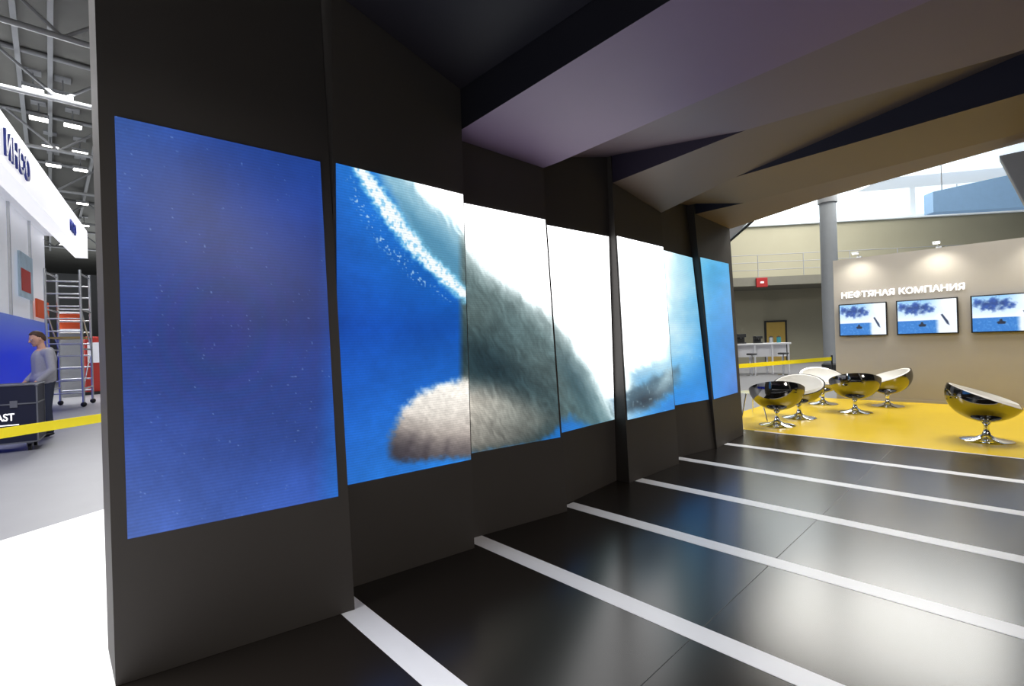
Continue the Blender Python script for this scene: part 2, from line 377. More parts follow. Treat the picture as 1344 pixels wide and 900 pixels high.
# ---------------------------------------------------------------- LED wall
PAN = [ # L, R, yL(z0), yL(z3), yR(z0), yR(z3), screen x0, x1
 (.170,1.150, 2.67,2.67, 2.49,2.67, .223,1.095),
 (1.154,2.080, 2.74,2.57, 2.62,2.62, 1.170,2.068),
 (2.084,3.056, 2.78,2.78, 2.61,2.77, 2.125,3.030),
 (3.060,4.056, 2.72,2.90, 2.81,2.81, 3.090,4.038),
 (4.060,5.036, 2.665,2.76, 2.655,2.79, 4.085,5.012),
 (5.040,6.026, 2.85,2.85, 2.69,2.96, 5.075,6.005),
 (6.030,7.100, 2.665,2.865, 2.75,2.86, 6.070,6.960)]
QUAD = [((150,158),(412,217),(441,645),(167,708)), ((441,215),(606,252),(614,600),(454,634)), ((610,267),(715,290),(735,575),(619,595)),
 ((714,289),(797,309),(806,548),(734,563)), ((809,311),(868,321),(883,533),(823,545)), ((871,332),(907,340),(929,524),(887,533)), ((917,338),(958,343),(970,515),(935,521))]
PL = ['first wall panel at the left end, its screen showing plain deep blue water',
 'second wall panel from the left, its screen showing a foam streak and a pale paw',
 'third wall panel from the left, its screen half white and half grey-teal fur',
 'fourth wall panel from the left, its screen mostly glaring white above a teal edge',
 'fifth wall panel from the left, its screen white above blue with a grey paw',
 'sixth wall panel from the left, its screen pale blue with faint white foam',
 'last wall panel at the far end beside the yellow floor, its screen plain light blue']
STR = [1.145, 2.19, 3.20, 4.22, 5.27, 6.36]
PTOP = 3.9
def front(p, x, z):
    a, c = p[2]+(p[3]-p[2])*z/3, p[4]+(p[5]-p[4])*z/3
    return a + (c-a)*(x-p[0])/(p[1]-p[0])
for i, p in enumerate(PAN):
    root = thing('wall_panel', PL[i], 'wall panel', ((p[0]+p[1])/2, 2.9, 0), 0, 'tilted wall panels with built-in screens')
    ox = root.location.x; vs = []; fs = []; nx, nz_ = 6, 14; W = nx+1
    for j in range(nz_+1):
        for k in range(W):
            x = p[0]+(p[1]-p[0])*k/nx; z = .001+(PTOP-.001)*j/nz_; vs.append((x-ox, front(p,x,z)-2.9, z))
    for j in range(nz_):
        for k in range(nx): fs.append((j*W+k, j*W+k+1, (j+1)*W+k+1, (j+1)*W+k))
    o0 = len(vs)
    for j in range(nz_+1):
        z = .001+(PTOP-.001)*j/nz_; vs += [(p[0]-ox, .14, z), (p[1]-ox, .14, z)]
    for j in range(nz_):
        A = o0+2*j; fs += [(A, A+2, A+3, A+1), (j*W, (j+1)*W, A+2, A), (j*W+nx, A+1, A+3, (j+1)*W+nx)]
    fs += [tuple(range(W))+(o0+1, o0), tuple(nz_*W+k for k in range(W))[::-1]+(o0+2*nz_, o0+2*nz_+1)]
    MB().add(vs, fs).build('panel_body', m_panel, root)
    x0, x1 = p[6], p[7]; zt, zb = 2.425, .612
    def fpos(s, t, d, p=p, x0=x0, x1=x1, ox=ox):
        x = x0+(x1-x0)*s; z = zt+(zb-zt)*t; return (x-ox, front(p,x,z)-.008+d-2.9, z)
    nx2, nz2 = (180,360) if i < 3 else (100,200)
    U, V = np.meshgrid(np.linspace(0,1,nx2+1), np.linspace(0,1,nz2+1)); H = homog(QUAD[i])
    w = H[2,0]*U+H[2,1]*V+H[2,2]; X = (H[0,0]*U+H[0,1]*V+H[0,2])/w; Y = (H[1,0]*U+H[1,1]*V+H[1,2])/w
    picture_sheet('screen', fpos, nx2, nz2, art(X, Y, V), .0075, m_led, root)

for i, x in enumerate(STR):
    y1 = front(PAN[i], PAN[i][1], 0) + .02 if i != 0 else 2.65
    struct(MB().box(x-.065, x+.065, -4, max(y1, front(PAN[i+1], PAN[i+1][0], 0)-.003), 0, .0015).build('trim_%d' % (i+1), m_stripe))
struct(MB().box(7.46, 7.5, -4, 2.74, 0, .0015).build('trim_7', m_stripe))

# ---------------------------------------------------------------- folded canopy
CAN = [
 ([(0,3.6)], [(0,3.55)]),
 ([(-1.6,3.4),(2.6,3.34)], [(-1.6,3.2),(2.6,3.15)]),
 ([(-1.6,3.03),(1.1,2.94),(2.57,2.88)], [(-1.6,3.02),(0,2.97),(2.58,2.87)]),
 ([(-1.6,3.0),(1.2,2.96),(2.8,3.0)], [(-1.6,2.98),(0,2.98),(1.51,3.04),(2.78,3.22)]),
 ([(-1.6,3.15),(1.51,3.04),(2.75,2.95)], [(-1.6,3.46),(-.05,3.34),(2.0,2.99),(2.78,2.82)]),
 ([(-1.6,3.1),(2.0,3.0),(2.8,3.0)], [(-1.6,3.08),(0,3.05),(2.26,2.98),(2.85,3.11)]),
 ([(-1.6,3.1),(0,3.06),(2.26,2.985),(2.9,2.98)], [(-1.6,3.35),(.12,3.24),(1.73,3.10),(2.83,2.94)])]
CL = ['nearest canopy panel, black and deepest, above the first screen from the left',
 'dark recessed canopy panel above the second screen, faintly purple',
 'purple-lit canopy panel dropping low above the third screen',
 'canopy panel above the fourth screen with a dark wedge along its far side',
 'twisted canopy panel above the fifth screen, rising away from the wall',
 'canopy panel above the sixth screen, fronted by the long dark blue wedge',
 'brown-lit outermost canopy panel above the last screen, edging the bright hall']
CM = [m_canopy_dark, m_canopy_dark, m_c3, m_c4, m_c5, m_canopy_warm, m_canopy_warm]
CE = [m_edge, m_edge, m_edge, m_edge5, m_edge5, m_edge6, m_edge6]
for i, (le, re) in enumerate(CAN):
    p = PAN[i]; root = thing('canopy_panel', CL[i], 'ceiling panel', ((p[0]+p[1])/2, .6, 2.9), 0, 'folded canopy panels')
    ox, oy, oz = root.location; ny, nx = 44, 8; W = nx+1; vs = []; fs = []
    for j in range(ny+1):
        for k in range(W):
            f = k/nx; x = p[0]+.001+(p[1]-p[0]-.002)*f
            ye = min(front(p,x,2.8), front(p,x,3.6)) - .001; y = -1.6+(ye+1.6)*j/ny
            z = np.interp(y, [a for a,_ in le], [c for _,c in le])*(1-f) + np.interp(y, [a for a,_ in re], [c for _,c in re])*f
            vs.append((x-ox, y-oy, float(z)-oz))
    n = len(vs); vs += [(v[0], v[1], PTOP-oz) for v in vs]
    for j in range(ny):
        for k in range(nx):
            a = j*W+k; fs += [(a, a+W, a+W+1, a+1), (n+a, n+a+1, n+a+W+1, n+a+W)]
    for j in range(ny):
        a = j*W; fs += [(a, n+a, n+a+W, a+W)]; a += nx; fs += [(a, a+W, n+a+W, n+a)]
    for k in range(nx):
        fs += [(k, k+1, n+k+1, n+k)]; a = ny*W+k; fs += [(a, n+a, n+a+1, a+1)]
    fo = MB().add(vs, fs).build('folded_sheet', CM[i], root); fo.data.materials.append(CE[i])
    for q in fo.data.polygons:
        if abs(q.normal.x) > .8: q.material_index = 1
        elif q.normal.z < -.3: q.use_smooth = True
    try: fo.data.set_sharp_from_angle(angle=math.radians(35))
    except Exception: pass

post = thing('leaning_post', 'grey post leaning out under the canopy at the right edge', 'post', (7.0,-.9,0))
MB().add([(-.1,-.3,0),(.12,-.3,0),(.12,.02,0),(-.1,.02,0),(-.1,.66,3.12),(.12,.66,3.12),(.12,1.02,3.12),(-.1,1.02,3.12)],
   [(3,2,1,0),(4,5,6,7),(0,1,5,4),(1,2,6,5),(2,3,7,6),(3,0,4,7)]).build('shaft', m_strut, post, bevel=.01)
MB().box(-.2,.22,-.4,.12,0,.012).build('foot_plate', m_dark, post)

# ---------------------------------------------------------------- lounge wall with monitors
lw = MB().box(12.2,12.45,-6,2.76,0,2.95).build('wall_lounge', m_beige); struct(lw)
struct(MB().box(12.18,12.2,-6,2.76,0,.05).build('baseboard_lounge', m_beige))
w_all = text_mesh('probe', 'НЕФТЯНАЯ КОМПАНИЯ', .165, .01, m_letter, Matrix.Identity(4)); w0 = max(v.co.x for v in w_all.data.vertices)
w_pre = text_mesh('probe', 'НЕФТЯНАЯ К', .165, .01, m_letter, Matrix.Identity(4)); w_k = text_mesh('probe', 'К', .165, .01, m_letter, Matrix.Identity(4))
off = max(v.co.x for v in w_pre.data.vertices) - max(v.co.x for v in w_k.data.vertices)
for o in (w_all, w_pre, w_k): bpy.data.objects.remove(o)
k = 1.93/w0
for body, dx, lab in (('НЕФТЯНАЯ', 0, 'first word of the white raised Cyrillic lettering, above the left monitor'), ('КОМПАНИЯ', off*k, 'second word of the white raised Cyrillic lettering, above the middle monitor')):
    mt = Matrix(((0,0,-1,12.188),(-1,0,0,2.63-dx),(0,1,0,2.13),(0,0,0,1)))
    tag(text_mesh('sign_lettering', body, .165, .01, m_letter, mt, None, k), lab, 'sign', 'raised wall lettering')

def tv_art(U, V):
    n1 = fbm(U*5, V*4); n2 = fbm(U*18+3, V*14); n3 = fbm(U*40, V*26, 3)
    col = np.zeros(U.shape+(3,)); s = np.clip(V/.6, 0, 1)[...,None]
    col[:] = np.array((150,202,246))*(1-s)+np.array((236,245,252))*s
    col = mixc(col, (248,252,255), np.clip((U-.50)*3.2, 0, 1)*np.clip(1.3-V*1.6, 0, 1))
    sea = np.clip((V-.60)*40, 0, 1); col = mixc(col, (52,122,200), sea*np.clip(1.1-.5*np.clip((U-.6)*2.5,0,1), 0, 1)); col = mixc(col, (110,168,226), sea*np.clip((n3-.5)*3,0,1)*.6)
    # smoke-like cloud, dense and dark blue, drifting from upper left
    sm = np.zeros(U.shape)
    for x, y, r in ((.10,.20,.12),(.22,.24,.15),(.34,.20,.15),(.46,.22,.14),(.56,.28,.10),(.28,.34,.11),(.42,.36,.10),(.16,.34,.09),(.52,.14,.08)):
        sm = np.maximum(sm, np.clip((r-np.hypot((U-x), (V-y)*.85)+.16*(n2-.5))*11, 0, 1))
    sc_ = np.array((36,66,132))*(.7+.7*n2)[...,None]
    col = col*(1-sm[...,None]*.95)+sc_*sm[...,None]*.95
    # white right side with a slim dark object
    wx = np.clip((U-.64-.05*(n1-.5))*14, 0, 1)*np.clip((V-.38+.25*(n2-.5))*8, 0, 1); col = mixc(col, (250,252,255), wx*.9)
    dk = soft(U*100, V*100, [(74,46),(77,44),(86,66),(88,78),(84,74)], 1.2); col = mixc(col, (40,56,86), dk)
    sh = soft(U*100, V*100, [(36,74),(40,72),(41,66),(44,66),(45,72),(50,74),(48,80),(38,80)], 1); col = mixc(col, (30,40,60), sh)
    return lin(np.clip(col,0,255))*1.15
for y1, y0, lab in ((2.665,1.845,'wall monitor at the left, nearest the round column'), (1.70,.795,'middle of the three wall monitors, below the last letters of the sign'),
                    (.63,-.27,'wall monitor cut by the right edge of the photo')):
    yc = (y0+y1)/2; w = y1-y0; t = thing('wall_monitor', lab, 'monitor', (12.2, yc, 1.325), 0, 'wall monitors')
    MB().box(-.075,-.03,-w/2,w/2,0,.675).build('housing', m_black, t, bevel=.006)
    MB().box(-.03,-.001,-.2,.2,.2,.5).build('wall_mount', m_dark, t)
    U, V = np.meshgrid(np.linspace(0,1,121), np.linspace(0,1,81))
    picture_sheet('display', lambda s, q, d, w=w: (-.078+d, w/2-.022-(w-.044)*s, .653-.631*q), 120, 80, tv_art(U,V), .0025, m_tv, t)

for y, lab in ((2.3,'arm spotlight on top of the taupe wall, above the left monitor'), (1.05,'arm spotlight on top of the taupe wall, above the middle monitor'), (-.35,'arm spotlight on top of the taupe wall at the right edge')):
    t = thing('arm_spotlight', lab, 'lamp', (12.2,y,2.95), 0, 'arm spotlights')
    MB().box(.02,.14,-.04,.04,0,.03).build('clamp', m_alu, t)
    MB().tube((.06,0,.02),(-.28,0,.08),.007).build('arm', m_alu, t, True)
    h = MB().bar((-.30,-.06,.065),(-.30,.06,.065),.07,.035).build('lamp_head', m_alu, t, bevel=.008)
    MB().bar((-.298,-.048,.0455),(-.298,.048,.0455),.055,.003).build('lens', m_lamp, h)
    l = bpy.data.lights.new('spot','SPOT'); l.energy = 44; l.spot_size = math.radians(120); l.spot_blend = 1; l.color = (1,.94,.80); l.shadow_soft_size = .08
    lo = bpy.data.objects.new('spot_light', l); C.objects.link(lo); lo.location = (11.84,y,2.97)
    lo.rotation_euler = Vector((.32,0,-.75)).to_track_quat('-Z','Y').to_euler()

# ---------------------------------------------------------------- ball chairs
def bowl(rx, rz, zc, tilt, thick_in, n=48, m=16):
    """open bowl: azimuth 0 = +X is the front (low rim)."""
    vs = []
    for i in range(m+1):
        s = i/m
        for k in range(n):
            ph = 2*math.pi*k/n; al = math.radians(86 - tilt*math.cos(ph))*s
            vs.append((rx*math.sin(al)*math.cos(ph), rx*math.sin(al)*math.sin(ph), zc-rz*math.cos(al)))
    return vs, [(i*n+k, i*n+(k+1)%n, (i+1)*n+(k+1)%n, (i+1)*n+k) for i in range(m) for k in range(n)]
def make_chair():
    t = thing('ball_chair', 'x', 'chair', (0,0,0), 0, 'lounge ball chairs')
    A, fa = bowl(.385,.35,.585,26,0); B, fb = bowl(.368,.333,.585,26,0); n = 48; o = len(A)
    sh = MB(); sh.add(A+B, fa+[tuple(i+o for i in f) for f in fb]+[(16*n+k,16*n+(k+1)%n,o+16*n+(k+1)%n,o+16*n+k) for k in range(n)])
    sh.build('shell', m_blackgloss, t, True)
    Li, fl = bowl(.364,.329,.585,26.4,0); Lj, _ = bowl(.335,.27,.60,25,0); ln = MB()
    ln.add(Li+Lj, [tuple(reversed(f)) for f in fl]+[tuple(i+o for i in f) for f in fl]+[(16*n+k,16*n+(k+1)%n,o+16*n+(k+1)%n,o+16*n+k) for k in range(n)])
    ln.build('liner', m_cushion, t, True)
    MB().lathe([(.02,.0),(.24,.0),(.275,.03),(.27,.075),(.22,.10),(.02,.105)], (.02,0,.345), 36).build('cushion', m_cushion, t, True)
    MB().lathe([(.01,0),(.25,0),(.255,.008),(.23,.02),(.10,.04),(.045,.075),(.03,.12),(.03,.2),(.05,.225),(.09,.243),(.02,.25)], (0,0,.0), 40).build('pedestal', m_chrome, t, True)
    return t
proto = make_chair()
CH = [((8.13,2.64), 25, 'black ball chair nearest the end of the screen wall, its back turned'),
      ((9.07,2.60), 190, 'ball chair just behind the one nearest the screen wall, white inside showing'),
      ((11.1,2.75), 215, 'rearmost ball chair by the round column, its white lining facing out'),
      ((10.2,2.04), 20, 'black ball chair in the middle of the group, its back to the camera'),
      ((11.35,1.76), 120, 'ball chair under the left monitor, turned sideways to show its white lining'),
      ((8.45,.33), -85, 'lone ball chair standing apart at the right on the yellow floor')]
for i, ((x,y), r, lab) in enumerate(CH):
    o = proto if i == 0 else copy_tree(proto)
    o.location = (x,y,0); o.rotation_euler = (0,0,math.radians(r)); o['label'] = lab
ct = thing('side_table', 'small round glass side table with chrome legs beside the screen wall end', 'table', (8.5,3.12,0))
MB().lathe([(.02,0),(.24,0),(.245,.006),(.24,.012),(.02,.012)], (0,0,.45), 32).build('table_top', m_glass, ct, True)
for k in range(3):
    a = k*2.094+.4; MB().tube((.22*math.cos(a),.22*math.sin(a),0),(.12*math.cos(a),.12*math.sin(a),.45),.011).build('leg', m_chrome, ct, True)

# ---------------------------------------------------------------- barriers
def barrier(lab, p0, p1, z, w):
    t = thing('barrier', lab, 'barrier', (p0[0],p0[1],HZ)); q = (p1[0]-p0[0], p1[1]-p0[1])
    MB().bar((0,0,z),(q[0],q[1],z),.004,w).build('tape', m_tape, t)
    for c in ((0,0), q):
        MB().lathe([(.01,0),(.15,0),(.15,.012),(.03,.03),(.02,.05),(.02,z+w),(.005,z+w+.01)], (c[0],c[1],0), 20).build('post', m_black, t, True)
    return t
barrier('yellow barrier tape strung across the grey floor at the left edge', (-.95,4.27), (.6,5.38), .9, .07)
barrier('yellow barrier tape behind the lounge chairs, left of the round column', (9.6,4.45), (14.3,3.32), .76, .09)

# ---------------------------------------------------------------- hall beyond the lounge
ga = math.atan2(-.771,.636)
def gal(name, mb, mat, kind=True):
    o = mb.build(name, mat); o.location = (27.5,6.1,0); o.rotation_euler = (0,0,ga)
    return struct(o) if kind else o
gal('wall_back', MB().box(-16,16,1.0,1.3,HZ,4.2), m_olive)
gal('floor', MB().box(-16,16,-1.4,4,3.7,4.1), m_slab)
gal('wall_back', MB().box(-16,16,.8,1.1,4.2,6.9), m_olive)
gal('trim_8', MB().box(-16,16,.6,1.15,6.9,7.0), m_frame)
for k in range(5):
    x = -8+4.0*k
    wf = gal('window_%d' % (k+1), MB().box(x,x+.12,.8,1.0,7.0,10.2).box(x+3.88,x+4.0,.8,1.0,7.0,10.2).box(x+.12,x+3.88,.8,1.0,7.0,7.1).box(x+.12,x+3.88,.8,1.0,10.05,10.2)
        .box(x+1.98,x+2.04,.86,.98,7.1,10.05), m_frame)
    MB().box(x+.12,x+3.88,.9,.92,7.1,10.05).build('pane', m_sky, wf)
gal('ceiling', MB().box(-16,16,-6,3,10.2,10.5), m_white)
rl = thing('gallery_railing', 'thin steel railing along the hall gallery above the lounge', 'railing', (27.5,6.1,4.1), ga)
for z in (.35,.7,1.05): MB().tube((-14,-1.2,z),(14,-1.2,z),.016).build('rail', m_steel, rl, True)
for k in range(15): MB().tube((-14+2*k,-1.2,0),(-14+2*k,-1.2,1.05),.018).build('post', m_steel, rl, True)
rs = thing('wall_sign', 'small dark red square sign on the gallery edge', 'sign', (27.5,6.1,0), ga)
MB().box(-4.2,-3.7,-1.50,-1.40,3.62,4.06).build('sign_box', m_red, rs, bevel=.02)
MB().box(-4.03,-3.87,-1.51,-1.50,3.8,3.88).build('white_mark', m_white, rs)
dr = gal('door_1', MB().box(-2.9,-2.0,.94,1.0,HZ,2.05), m_door)
MB().box(-2.98,-2.9,.92,1.0,HZ,2.13).box(-2.0,-1.92,.92,1.0,HZ,2.13).box(-2.9,-2.0,.92,1.0,2.05,2.13).build('door_frame', m_dark, dr)
MB().tube((-2.1,.90,1.0),(-2.25,.90,1.0),.015).build('door_handle', m_chrome, dr)
cl = thing('round_column', 'tall round grey column standing left of the taupe monitor wall', 'column', (20.9,4.84,HZ))
MB().lathe([(.01,0),(.27,0),(.27,10.2),(.01,10.2)], n=32).build('shaft', m_col, cl, True)
MB().lathe([(.272,0),(.34,0),(.34,.25),(.272,.3)], n=32).build('base_collar', m_dark, cl, True)
MB().lathe([(.272,6.2),(.31,6.2),(.31,6.5),(.272,6.5)], n=32).build('band', m_steel, cl, True)
co = thing('service_counter', 'white service counter far behind the lounge chairs', 'counter', (18.9,6.6,HZ), ga)
MB().box(-1.1,.9,-.35,.35,1.06,1.12).build('counter_top', m_white, co, bevel=.01)
MB().box(-1.05,.85,-.05,.3,.62,1.06).build('cabinet', m_white, co)
for x in (-1.0,-.35,.25,.8):
    MB().box(x,x+.05,-.3,-.25,0,1.06).build('leg', m_white, co); MB().box(x,x+.05,.2,.25,0,.62).build('leg', m_white, co)
def on_counter(x, y=0):
    k = Vector((x,y,0)); k.rotate(Matrix.Rotation(ga,3,'Z')); return (18.9+k.x, 6.6+k.y)
for x, w, h, lab in ((-.7,.3,.36,'dark coffee machine at the left end of the white counter'),(-.1,.24,.26,'small dark machine in the middle of the white counter')):
    px, py = on_counter(x)
    m = thing('coffee_machine', lab, 'appliance', (px, py, HZ+1.12), ga)
    MB().box(-w/2,w/2,-.12,.18,0,.05).box(-w/2,w/2,.04,.18,.05,h).box(-w/2,w/2,-.12,.04,h*.65,h).build('body', m_dark, m, bevel=.01)
    MB().tube((0,-.06,h*.65),(0,-.06,h*.5),.02).build('spout', m_chrome, m)
for x, mm, lab in ((.35,m_alu,'steel canister near the right end of the white counter'),(.62,m_teal,'teal canister at the right end of the white counter')):
    px, py = on_counter(x); m = thing('canister', lab, 'container', (px,py,HZ+1.12), 0)
    MB().lathe([(.01,0),(.07,0),(.07,.2),(.01,.2)], n=20).build('body', mm, m, True); MB().lathe([(.01,.201),(.072,.201),(.06,.23),(.015,.235),(.015,.25),(.005,.25)], n=20).build('lid', m_dark, m, True)
for x, lab in ((-.6,'dark bar stool in front of the white counter, left one'),(.45,'dark bar stool in front of the white counter, right one')):
    px, py = on_counter(x, -.75); m = thing('bar_stool', lab, 'stool', (px,py,HZ), ga, 'bar stools at the counter')
    MB().lathe([(.01,.72),(.16,.72),(.18,.75),(.16,.78),(.01,.78)], n=24).build('seat', m_dark, m, True)
    MB().tube((0,0,.02),(0,0,.72),.025).build('pole', m_chrome, m, True); MB().lathe([(.01,0),(.2,0),(.2,.012),(.03,.03),(.01,.03)], n=24).build('base', m_chrome, m, True)
bs = thing('hanging_banner', 'pale blue slanted slab hanging near the bright windows at the upper right', 'banner', (21.5,.9,5.6), ga)
sl = MB(); sl.add([(-1.4,-.2,-.45),(3.2,-.2,-.45),(3.2,.2,-.45),(-1.4,.2,-.45),(-1.4,-.2,.2),(3.2,-.2,1.0),(3.2,.2,1.0),(-1.4,.2,.2)], [(3,2,1,0),(4,5,6,7),(0,1,5,4),(1,2,6,5),(2,3,7,6),(3,0,4,7)])
sl.build('slab', m_bluebanner, bs)
for x in (-1.0,2.8): MB().tube((x,0,.2),(x,0,4.9),.015).build('cable', m_steel, bs)
pv = thing('overhead_lightbox', 'pale white overhead lightbox above the blue slanted slab', 'lightbox', (23.0,2.0,0), ga)
MB().add([(-2.2,-.8,6.7),(6.0,-.8,6.9),(6.0,.8,6.9),(-2.2,.8,6.7),(-1.0,-.8,8.0),(6.0,-.8,8.4),(6.0,.8,8.4),(-1.0,.8,8.0)], [(3,2,1,0),(4,5,6,7),(0,1,5,4),(1,2,6,5),(2,3,7,6),(3,0,4,7)]).build('box', m_palevol, pv)
for x in (0,4.5): MB().tube((x,0,8.0),(x,0,10.2),.02).build('cable', m_steel, pv)
du = thing('projector_arm', 'grey angled fixture hanging beside the far end of the canopy', 'fixture', (15.2,6.0,4.6), math.radians(-40))
MB().bar((-.45,0,-.35),(.45,0,.4),.22,.2).build('housing', m_steel, du, bevel=.02)
MB().bar((-.3,0,-.42),(.6,0,.3),.16,.06).build('black_strip', m_black, du)
MB().tube((.1,0,.15),(.1,0,5.92),.02).build('hanger', m_steel, du)
struct(MB().box(14,36,-16,18,10.5,10.7).build('ceiling', m_white))

# ---------------------------------------------------------------- hall at the left
struct(MB().box(-30,12,9,75,10.5,10.7).build('ceiling', m_roof))
struct(MB().box(-30,12,72,72.3,HZ,10.5).build('wall_far', m_steel))
struct(MB().box(11.7,12,9,72,HZ,10.5).build('wall_right', m_steel))
def truss(y):
    t = thing('roof_truss', 'steel lattice truss crossing under the hall roof at the upper left', 'truss', (-1,y,9.2), 0, 'hall roof trusses')
    MB().tube((-7,0,0),(7,0,0),.07).build('bottom_chord', m_steel, t, True); MB().tube((-7,0,1.22),(7,0,1.22),.07).build('top_chord', m_steel, t, True)
    for k in range(10):
        x = -7+1.4*k; a, c = ((x,0,0),(x+1.4,0,1.22)) if k%2 == 0 else ((x,0,1.22),(x+1.4,0,0))
        MB().tube(a, c, .045, n=8).build('brace', m_steel, t, True)
    return t
t0 = truss(16)
for y in (20,25,31,38,47):
    o = copy_tree(t0); o.location.y = y
pur = thing('roof_purlin', 'long steel purlin running away under the hall roof', 'beam', (-1.2,16,10.4), 0, 'roof purlins')
MB().box(-.06,.06,-4,40,-.1,.11).build('beam', m_steel, pur)
for x in (-2.6,-.5,.2,1.6): o = copy_tree(pur); o.location.x = x
def hlamp(x, y):
    t = thing('hall_lamp', 'small bright lamp hanging under the hall roof at the upper left', 'lamp', (x,y,9.9), 0, 'hall roof lamps')
    MB().box(-.26,.26,-.2,.2,0,.12).tube((0,0,.12),(0,0,.56),.02).build('housing', m_steel, t); MB().box(-.24,.24,-.18,.18,-.012,0).build('lens', m_lamp, t)
    MB().box(-.2,.2,-.2,.2,.55,.6).build('mounting_plate', m_steel, t)
    return t
h0 = hlamp(-.2,21.5)
for x, y in ((.5,21.5),(-.1,24),(.8,24),(.2,27),(1.1,27),(.3,29.5),(1.2,29.5),(.4,36),(1.5,36),(.6,42),(1.8,42),(.9,50)):
    o = copy_tree(h0); o.location = (x,y,9.9)

fa = math.atan2(.9885,.1515)
bt = thing('exhibition_booth', 'white exhibition booth with lit fascia and blue lower wall at the far left', 'booth', (-.567,12.97,HZ), fa)
fas = MB().box(-5,11,0,.35,5.02,6.02).build('fascia', m_fascia, bt)
MT = lambda x, y, z: Matrix(((1,0,0,x),(0,0,-1,y),(0,1,0,z),(0,0,0,1)))
text_mesh('lettering', 'ИНСО', .66, .02, m_blueletter, MT(.1,-.02,5.25), fas, 1.0)
text_mesh('lettering', 'НСО', .45, .02, m_blueletter, MT(7.2,-.02,5.3), fas, 1.0)
MB().box(-5,7,.5,.7,0,2.4).build('lower_wall', m_bluegrad, bt)
MB().box(-5,7,.55,.7,2.4,5.02).build('upper_wall', m_bwhite, bt)
MB().box(-5,7,.35,.55,5.02,5.2).build('soffit', m_bwhite, bt)
for x in (-3,-1,1,3,5): MB().box(x,x+.06,.5,.55,2.4,5.02).build('mullion', m_alu, bt)
pb = MB().box(3.6,4.9,.46,.5,2.9,4.0).build('picture_board', M('picture board', (150,170,186), .4, var=.4, scale=3, emit=.2), bt)
MB().box(3.7,4.6,.45,.46,3.05,3.6).build('red_patch', m_redboard, pb)
MB().box(5.3,6.8,.46,.5,2.5,3.0).build('orange_board', m_orange, bt)
MB().box(6.9,11,2.5,2.7,0,4.9).build('back_wall', m_bwhite, bt)
ob = thing('display_shelf', 'orange backed shelf unit behind the aluminium scaffold', 'shelf', (.56,22.6,HZ), 0)
MB().box(-.3,.3,.1,.5,0,2.3).build('plinth', m_steel, ob)
for z in (2.3,2.6,2.9): MB().box(-.3,.3,0,.5,z,z+.05).build('shelf', m_white, ob)
MB().box(-.3,.3,.44,.5,2.35,2.9).build('back_panel', m_orange, ob)
for x, y, w, h, mm, lab in ((1.15,23.5,.5,2.1,m_redboard,'red display kiosk behind the scaffold, beside the screen wall edge'),(.75,26.5,.7,2.0,m_teal,'teal display kiosk seen through the scaffold')):
    cx = thing('display_kiosk', lab, 'kiosk', (x,y,HZ), .1)
    MB().box(-w/2,w/2,-.2,.2,.1,h).build('board', mm, cx, bevel=.02); MB().box(-w/2-.05,w/2+.05,-.3,.3,0,.1).build('base', m_dark, cx)
    MB().box(-w/2+.06,w/2-.06,-.215,-.2,h*.55,h*.9).build('picture', m_bwhite, cx)

sc = thing('scaffold_tower', 'narrow aluminium scaffold tower standing at the left beyond the person', 'scaffold', (.42,18.6,HZ), math.radians(-12))
for x in (-.36,.36):
    for y in (-.6,.6):
        MB().tube((x,y,.1),(x,y,3.8),.03).build('upright', m_alu, sc, True); MB().ball((x,y,.07),.07).build('castor', m_black, sc, True)
for k in range(10):
    z = .4+.34*k
    for y in (-.6,.6): MB().tube((-.36,y,z),(.36,y,z),.02).build('rung', m_alu, sc, True)
for x in (-.36,.36):
    for z in (.5,1.6,2.7,3.7): MB().tube((x,-.6,z),(x,.6,z),.022).build('side_rail', m_alu, sc, True)
    MB().tube((x,-.6,.5),(x,.6,1.6),.018).build('brace', m_alu, sc, True); MB().tube((x,.6,1.6),(x,-.6,2.7),.018).build('brace', m_alu, sc, True)
MB().box(-.34,.34,-.58,.58,1.9,1.95).build('platform', m_door, sc)

# flight case
fc = thing('flight_case', 'dark navy wheeled flight case with thin metal edges in front of the person', 'case', (-.62,10.75,HZ), math.radians(-6))
MB().box(-.5,.5,-.35,.35,.14,1.0).build('body', m_case, fc)
for z in (.14,.72,1.0):
    for y in (-.351,.351): MB().bar((-.505,y,z),(.505,y,z),.018,.018).build('edge_trim', m_trim, fc)
    for x in (-.501,.501): MB().bar((x,-.355,z),(x,.355,z),.018,.018).build('edge_trim', m_trim, fc)
for x in (-.501,.501):
    for y in (-.351,.351):
        MB().bar((x,y,.14),(x,y,1.0),.018,.018).build('corner_trim', m_trim, fc)
        MB().ball((x,y,.99),.026).build('corner_ball', m_trim, fc, True)
for x in (-.4,.4):
    for y in (-.25,.25):
        w = MB().tube((x-.02,y,.055),(x+.02,y,.055),.055,n=18).build('castor', m_black, fc, True); MB().box(x-.035,x+.035,y-.03,y+.03,.06,.14).build('fork', m_trim, w)
for x in (-.25,.25): MB().box(x-.04,x+.04,-.365,-.351,.67,.77).build('latch', m_trim, fc)
text_mesh('lettering', 'AST', .15, .002, m_letter, MT(.06,-.352,.48), fc, .75)
MB().box(.0,.3,-.354,-.35,.405,.42).build('lettering_line', m_letter, fc)

